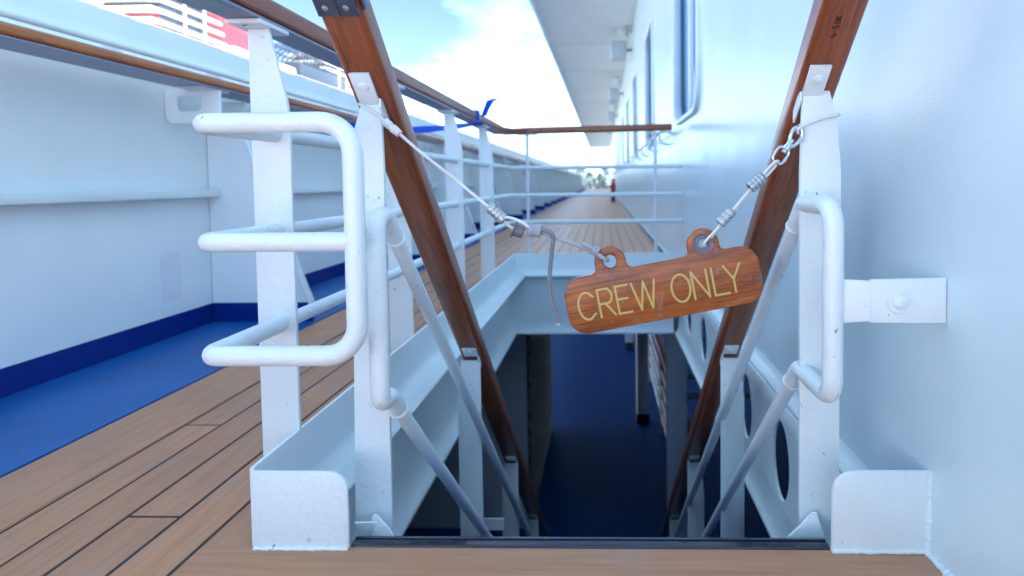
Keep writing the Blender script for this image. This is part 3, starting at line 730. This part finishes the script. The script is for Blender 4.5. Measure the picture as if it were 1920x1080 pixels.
MB().tube(curve([A(940, 407, cy_), A(958, 409, cy_-.004), A(978, 417, cy_-.006), A(993, 427, cy_-.004), A(1003, 434, cy_), A(995, 437, cy_+.005), A(975, 433, cy_+.008), A(955, 424, cy_+.006), A(941, 409, cy_+.003)], 8), .0036, 10).done('eye', CABLE, wl, 60)
th = thing('thimble', A(968, 432, SY), 'dark flanged bush threaded on the wire eye beside the knot', 'bush')
ax = (A(955, 425)-A(985, 437)).normalized()
MB().lathe([(.0052, 0), (.0115, 0), (.0125, .003), (.0135, .018), (.0185, .0195), (.0185, .0225), (.0052, .0225), (.0052, 0)], A(981, 437, SY-.004), ax, 22).done('bush', RUBBER, th)
cord = thing('cord', A(1040, 450, SY), 'grey braided cord knotted between wire eye and sign, one frayed end hanging', 'cord')
k0, k1 = A(990, 431, SY), A(1013, 433, SY)
hel = []
dk = (k1-k0).normalized(); s_ = V((0, 1, 0)); u_ = dk.cross(s_).normalized()
turns = 4
for k in range(turns*16+1):
    f = k/(turns*16); a = 2*math.pi*turns*f; R = .0100*(1+.06*math.sin(f*9))
    hel.append(k0+(k1-k0)*f+u_*R*1.05*math.cos(a)+s_*R*math.sin(a))
MB().tube(hel, .0046, 8).done('knot', CORD, cord, 60)
MB().tube(curve([A(988, 434), A(1004, 436, SY+.002), A(1018, 437), A(1040, 445), A(1075, 457), A(1108, 470), A(1122, 478, SY-.004), A(1133, 485, SY-.007), A(1139, 488, SY+.002), A(1138, 486, SY+.02), A(1128, 478, SY+.026), A(1112, 469, SY+.012)], 6), .0045, 10).done('line', CORD, cord, 60)
MB().tube(curve([A(1012, 430, SY-.004), A(1022, 432, SY-.006), A(1033, 437, SY-.008), A(1037, 446, SY-.006), A(1035, 470, SY-.002), A(1031, 510), A(1031, 545), A(1036, 572), A(1043, 590), A(1048, 605)], 6), .0050, 10).done('tail', TAIL, cord, 60)
mb = MB()
for k in range(26):
    a = random.uniform(0, 6.28); e_ = A(1048, 604)+V((math.cos(a)*random.uniform(.001, .007), math.sin(a)*.004, -random.uniform(.002, .008)))
    mb.tube([A(1048, 603), (A(1048, 604)+e_)/2+V((0, 0, .001)), e_], .0006, 4)
mb.done('frayed_end', FRAY, cord)
k0, k1 = A(1104, 465), A(1121, 473); dk = (k1-k0).normalized(); u_ = dk.cross(s_).normalized(); hel = []
for k in range(33):
    f = k/32; a = 4*math.pi*f*1.05; hel.append(k0+(k1-k0)*(.25+.75*f)+u_*.0078*math.cos(a)+s_*.0078*math.sin(a))
MB().tube(hel, .0041, 8).done('knot', CORD, cord, 60)
MB().tube(curve([A(1118, 472, SY-.008), A(1108, 464, SY-.009), A(1098, 459, SY-.008), A(1091, 457, SY-.006)], 6), .0041, 10).done('stub', CORD, cord, 60)
wr = thing('wire_rope', A(1385, 380, SY), 'short white wire rope from the sign grommet to the snap swivel', 'rope')
MB().tube(curve([A(1319, 459, SY+.014), A(1319, 459, SY-.004), A(1324, 451, SY-.008), A(1340, 434, SY-.006), A(1358, 413), A(1385, 381), A(1410, 352), A(1424, 337), A(1437, 320, SY-.002), A(1450, 306, SY-.003), A(1457, 302, SY-.001), A(1459, 304, SY+.004), A(1450, 316, SY+.006), A(1436, 331, SY+.004), A(1424, 341, SY+.002)], 6), .0031, 10).done('cable', CABLE, wr, 60)
MB().tube([A(1329, 452, SY+.001), A(1357, 418, SY+.003), A(1410, 355, SY+.002)], .0022, 8).done('cable_tail', CABLE, wr, 60)
sleeve(A(1349, 420), A(1374, 394), .0122, wr, ZINC, 3)
sleeve(A(1405, 353), A(1432, 330), .0138, wr, ZINC, 4)
sw = thing('snap_swivel', A(1475, 275, SY), 'steel snap swivel linking the wire to the right post', 'swivel')
def ring(c, d, wid, ln, r, parent, name, n=24, tilt=0):
    c, d = V(c), V(d).normalized(); s2 = d.cross(Y_).normalized(); s2 = (s2*math.cos(tilt)+Y_*math.sin(tilt)); pts = []
    for k in range(n):
        a = 2*math.pi*k/n; x_, y_ = math.cos(a), math.sin(a)
        x_ = math.copysign(abs(x_)**.7, x_); y_ = math.copysign(abs(y_)**.7, y_)
        pts.append(c+d*ln*x_+s2*wid*y_)
    return MB().tube(pts, r, 10, closed=True).done(name, STEEL, parent, 60)
d_ = A(1490, 255)-A(1460, 300)
ring(A(1464, 291), d_, .0135, .0185, .0030, sw, 'eye_ring')
MB().lathe([(0, -.012), (.0055, -.012), (.0055, -.006), (.0085, -.005), (.0085, .003), (.0065, .004), (.0065, .012), (.004, .014), (0, .014)], A(1475, 277), d_, 16).done('swivel_barrel', STEEL, sw)
hp = [A(1477, 274), A(1481, 262), A(1484, 250), A(1490, 241), A(1498, 238), A(1503, 243), A(1504, 254), A(1500, 263), A(1490, 272), A(1481, 276)]
MB().tube(curve(hp, 6), .0042, 10, rad=None).done('hook', STEEL, sw, 60)
MB().tube(curve([A(1478, 276), A(1481, 268), A(1485, 262)], 5), .0062, 10).done('shank', STEEL, sw, 60)
wt = thing('wire_strop', A(1535, 228, 1.372), 'white wire strop looped round the right post', 'strop')
MB().tube(curve([A(1497, 250, SY+.004), A(1496, 243, SY-.004), A(1503, 238, SY-.004), A(1515, 232, 1.336), A(1535, 224, 1.337), A(1555, 218, 1.337), A(1567, 216, 1.338), A(1572, 216, 1.350), A(1570, 216, 1.363), A(1540, 220, 1.366), A(1502, 234, 1.364), A(1496, 242, 1.352), A(1497, 250, SY+.008)], 6), .0036, 10).done('cable', CABLE, wt, 60)
# blue ribbon knotted to the top rail
rb = thing('blue_ribbon', (RCX, 3.75, RT), 'bright blue ribbon tied on the guard rail, its end sticking up', 'ribbon')
def strip(pts, wdir, wds, name):
    mb = MB(); n = len(pts); vs = []
    for (q, w_) in zip(pts, wds): vs += [V(q)+V(wdir)*w_, V(q)-V(wdir)*w_]
    vs2 = [v+V((.0012, .0012, 0)) for v in vs]; m_ = len(vs)
    fs = []
    for i in range(n-1): a = 2*i; fs += [(a, a+1, a+3, a+2), (m_+a, m_+a+2, m_+a+3, m_+a+1), (a, a+2, m_+a+2, m_+a), (a+1, m_+a+1, m_+a+3, a+3)]
    fs += [(0, m_, m_+1, 1), (m_-2, m_-1, 2*m_-1, 2*m_-2)]
    mb.add(vs+vs2, fs); return mb.done(name, RIBBON, rb, 60)
strip([A(907, 218, 3.75), A(911, 206, 3.74), A(916, 196, 3.73), A(921, 186, 3.72)], (.95, 0, .25), (.018, .02, .024, .030), 'end')
strip([A(921, 188, 3.72), A(929, 187, 3.72), A(938, 184, 3.72)], (0, 0, 1), (.012, .005, .001), 'end')
strip(curve([A(905, 232, 3.75), A(880, 234, 3.9), A(840, 239, 4.1), A(790, 243, 4.35), A(740, 243, 4.5), A(690, 239, 4.55), A(655, 235, 4.6), A(600, 236, 4.4)], 5), (0, 0, 1), [.008+.016*min(1, k/16)+.002*math.sin(k) for k in range(36)], 'streamer')
MB().sweep(rrect(-.055, .055, -.003, .061, .012, 3), [(RCX, 3.735, RT), (RCX, 3.775, RT)]).done('loop', RIBBON, rb)
# ------------------------------------------------------------------ lower deck seen through the opening
lb = thing('lagged_partition', (-.75, 5.95, -2.7), 'partition on the lower deck with rough lagged side facing the passage', 'partition')
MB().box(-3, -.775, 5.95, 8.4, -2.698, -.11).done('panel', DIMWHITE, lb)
mb = MB(); ny, nz_ = 60, 60; vs = []; fs = []
for i in range(ny+1):
    for j in range(nz_+1):
        y = 5.96+2.45*i/ny; z = -2.69+2.57*j/nz_
        vs.append((-.758+random.uniform(0, .016)+.012*math.sin(y*55+z*40), y, z))
for i in range(ny):
    for j in range(nz_): a = i*(nz_+1)+j; fs.append((a, a+1, a+nz_+2, a+nz_+1))
mb.add(vs, fs); mb.done('lagging', STUCCO, lb)
for nm, (px, py, wpx) in {'near pillar': (1205, 792, 22), 'far pillar': (1180, 654, 14)}.items():
    q = at(px, py, Z=-2.7); hw2 = wpx*q.y/FPX/2
    pl = thing('deck_pillar', (q.x, q.y, -2.7), ('nearer' if 'near' in nm else 'farther')+' slim white pillar with black foot on the lower deck', 'pillar', 'pillars on the lower deck')
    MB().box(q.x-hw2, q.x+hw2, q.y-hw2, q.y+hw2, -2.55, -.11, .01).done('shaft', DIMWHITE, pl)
    MB().box(q.x-hw2-.01, q.x+hw2+.01, q.y-hw2-.01, q.y+hw2+.01, -2.699, -2.5495, .01).done('foot', BLACK, pl)
q0, q1 = at(1251, 800, Y=5.35), at(1289, 800, Y=5.35)
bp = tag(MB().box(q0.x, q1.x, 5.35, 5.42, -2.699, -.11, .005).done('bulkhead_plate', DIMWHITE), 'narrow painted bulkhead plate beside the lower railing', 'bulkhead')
lr = thing('lower_railing', (.78, 7, -2.7), 'white barred railing with brown wooden cap on the lower deck', 'railing')
MB().sweep(rrect(-.05, .05, 0, .05, .012, 3), [(.80, 5.45, -1.66), (.80, 12.5, -1.66)]).done('cap_rail', LOGW, lr)
for k in range(4): MB().tube([(.77, 5.45, -1.86-.2*k), (.77, 12.5, -1.86-.2*k)], .017, 10).done('bar', DIMWHITE, lr)
for y in (6.2, 8.3, 10.4, 12.4): MB().box(.75, .80, y, y+.02, -2.699, -1.661).done('post', DIMWHITE, lr)
lc = thing('lower_slatwork', (1.5, 8.9, -2.7), 'white bench behind the lower railing', 'slatwork')  # only the slats are known; their frame and use are invented
for k in range(6): MB().box(.86, 2.6, 8.6+.04*k, 8.62+.04*k, -2.35+.26*k, -2.25+.26*k, .004).done('slat', DIMWHITE, lc)
for x in (.95, 2.5): MB().slab([(8.56, -2.699), (8.62, -2.699), (8.90, -.9), (8.84, -.9)], [], (x, 0, 0), Y_, Z_, (.04, 0, 0)).done('frame', DIMWHITE, lc)
PLATE = paint('lower_plating', (.09, .12, .18), .5, .3, .3)  # unseen plating, made dark to cut bounced light on the near floor
hs = thing('hull_side', (-2.45, 2, -2.7), 'closed plating of the lower deck, open beyond the partition', 'plating')  # unseen enclosure, gap left to let daylight onto the far floor
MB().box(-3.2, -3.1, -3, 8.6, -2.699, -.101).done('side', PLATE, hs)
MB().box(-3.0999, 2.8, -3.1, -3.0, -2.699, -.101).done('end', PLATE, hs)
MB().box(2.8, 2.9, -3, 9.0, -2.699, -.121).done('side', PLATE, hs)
MB().box(-3.2, -2.451, -3, 60, -.10, -.02).done('deck_edge', WHITE, hs)
MB().box(-3.3, -3.2001, -3, 60, -11.9, -2.45).done('shell', SHIPW, hs)
# ------------------------------------------------------------------ the other ship alongside
ship = thing('cruise_ship', (-42, 90, -12), 'white cruise ship moored alongside with two red funnels ringed in white', 'ship')
SX = -40
MB().slab([(10, -11.9), (176, -11.9), (190, 2), (192, 6), (10, 6)], [], (SX-24, 0, 0), Y_, Z_, (24, 0, 0), .4).done('hull', SHIPW, ship)
for k, (y0, y1, x1, z0, z1) in enumerate([(12, 180, SX+.3, 6.01, 8.8), (12, 176, SX-.2, 8.81, 11.6), (12, 172, SX-.6, 11.61, 14.2), (12, 160, SX-3, 14.21, 15.6)]):
    tier = MB().box(SX-23, x1, y0, y1, z0, z1, .12).done('tier', SHIPW, ship)
    for j in range(int((y1-y0-6)/5.2)):
        y = y0+3+5.2*j
        MB().box(x1+.001, x1+.05, y, y+3.4, z0+.7, z1-.5).done('window', SHIPG, tier)
rl = MB().box(SX-.75, SX-.68, 12, 172, 15.26, 15.33).done('deck_rail', SHIPW, ship)
MB().box(SX-.74, SX-.70, 12, 172, 14.75, 14.79).done('bar', SHIPW, rl)
for k in range(80): MB().box(SX-.74, SX-.70, 12+2*k, 12.06+2*k, 14.2, 15.26).done('stanchion', SHIPW, rl)
random.seed(3)
for k in range(14):
    y = 46+k*8.2+random.uniform(-2, 2); h = random.uniform(.8, 1.6)
    if 58 < y < 78 or 92 < y < 108: continue
    MB().box(SX-9, SX-7, y, y+random.uniform(2, 5), 15.61, 15.6+h*.7, .1).done('deck_house', SHIPW, ship)
br_ = MB().box(SX-14, SX-4.5, 112, 158, 15.61, 18.1, .2).done('bridge_house', SHIPW, ship)
for j in range(8): MB().box(SX-4.499, SX-4.44, 114+5.4*j, 118+5.4*j, 16.3, 17.5).done('window', SHIPG, br_)
MB().box(SX-13, SX-5.5, 120, 150, 18.11, 19.6, .2).done('upper_house', SHIPW, br_)
def funnel(yc, sc_, zb):
    f = MB().slab([(yc-9*sc_, zb), (yc+9.5*sc_, zb), (yc+9*sc_, zb+2.2*sc_), (yc+2*sc_, zb+4.6*sc_), (yc-6.5*sc_, zb+5.4*sc_)], [], (-47, 0, 0), Y_, Z_, (5.2, 0, 0), .3).done('funnel', FUNRED, ship)
    MB().box(-47.2, -41.78, yc-8.4*sc_, yc-1.2*sc_, zb+.1, zb+5.0*sc_).done('grille', SHIPD, f)
    for k in range(5):
        MB().box(-47.8, -41.5, yc-9.8*sc_+.7*k*sc_*0, yc+(1.6-.9*k*.4)*sc_, zb+.35+1.05*k*sc_, zb+.35+(1.05*k+.36)*sc_, .15).done('fin', SHIPW, f)
    for q in (-6, -3): MB().tube([(-41.0, yc+q*sc_, zb), (-41.0, yc+q*sc_, zb+6.2*sc_)], .09, 8).done('stay_post', SHIPW, f)
    MB().box(-48.2, -40.6, yc+1.5*sc_, yc+15*sc_, zb-.6, zb+.45, .25).done('casing', SHIPW, f)
funnel(66, 1.0, 15.7); funnel(101, .95, 15.7)
dm = MB(); y0 = 84
for k in range(9):
    a = math.pi*k/8; dm.tube([(-44+3*math.cos(a), y0+j*1.2, 17.6+2.6*math.sin(a)) for j in (0, 1, 2, 3, 4, 5, 6)], .13, 6)
for j in range(7): dm.tube([(-44+3*math.cos(math.pi*k/8), y0+j*1.2, 17.6+2.6*math.sin(math.pi*k/8)) for k in range(9)], .12, 6)
dm.done('dark_canopy', SHIPD, ship)
MB().box(-47, -41, 83, 98, 15.61, 17.6, .2).done('dark_house', SHIPD, ship)
MB().lathe([(0, 0), (1.1, .2), (1.5, 1.2), (1.1, 2.2), (0, 2.6)], (-44, 112, 16.4), Z_, 16).done('radome', SHIPW, ship)
MB().tube([(-44, 118, 15.6), (-44, 118, 22)], .25, 8).done('mast', SHIPW, ship)
# ------------------------------------------------------------------ far trees at the end of the deck
random.seed(11)
for k in range(9):
    x = -36+6.5*k+random.uniform(-2, 2); y = 455+random.uniform(-10, 30); h = random.uniform(15, 25)
    tr_ = thing('far_tree', (x, y, -11), ['leftmost', 'second', 'third', 'fourth', 'fifth', 'sixth', 'seventh', 'eighth', 'rightmost'][k]+' of the blurred green trees beyond the end railing', 'tree', 'trees on the far shore')
    MB().tube([(x, y, -11.5), (x+.3, y, -11+h*.4), (x, y, -11+h*.8)], .5, 8, rad=[.6, .4, .15]).done('trunk', BARK, tr_)
    mb = MB()
    for j in range(700):
        a, f = random.uniform(0, 6.28), random.random()**.5; z = random.random(); rr = h*.28*math.sin(math.pi*min(.97, .12+.85*z))*f*(1+.25*math.sin(a*3+z*9))
        c = V((x+rr*math.cos(a), y+rr*math.sin(a), -11+h*(.22+.80*z))); n_ = V((random.uniform(-1, 1), random.uniform(-1, 1), random.uniform(-1, 1))).normalized(); u2 = n_.orthogonal().normalized()*random.uniform(.5, 1.0); v2 = n_.cross(u2)
        mb.add([c-u2, c+v2*.6, c+u2, c-v2*.6], [(0, 1, 2, 3)])
    mb.done('crown', LEAF, tr_, None)
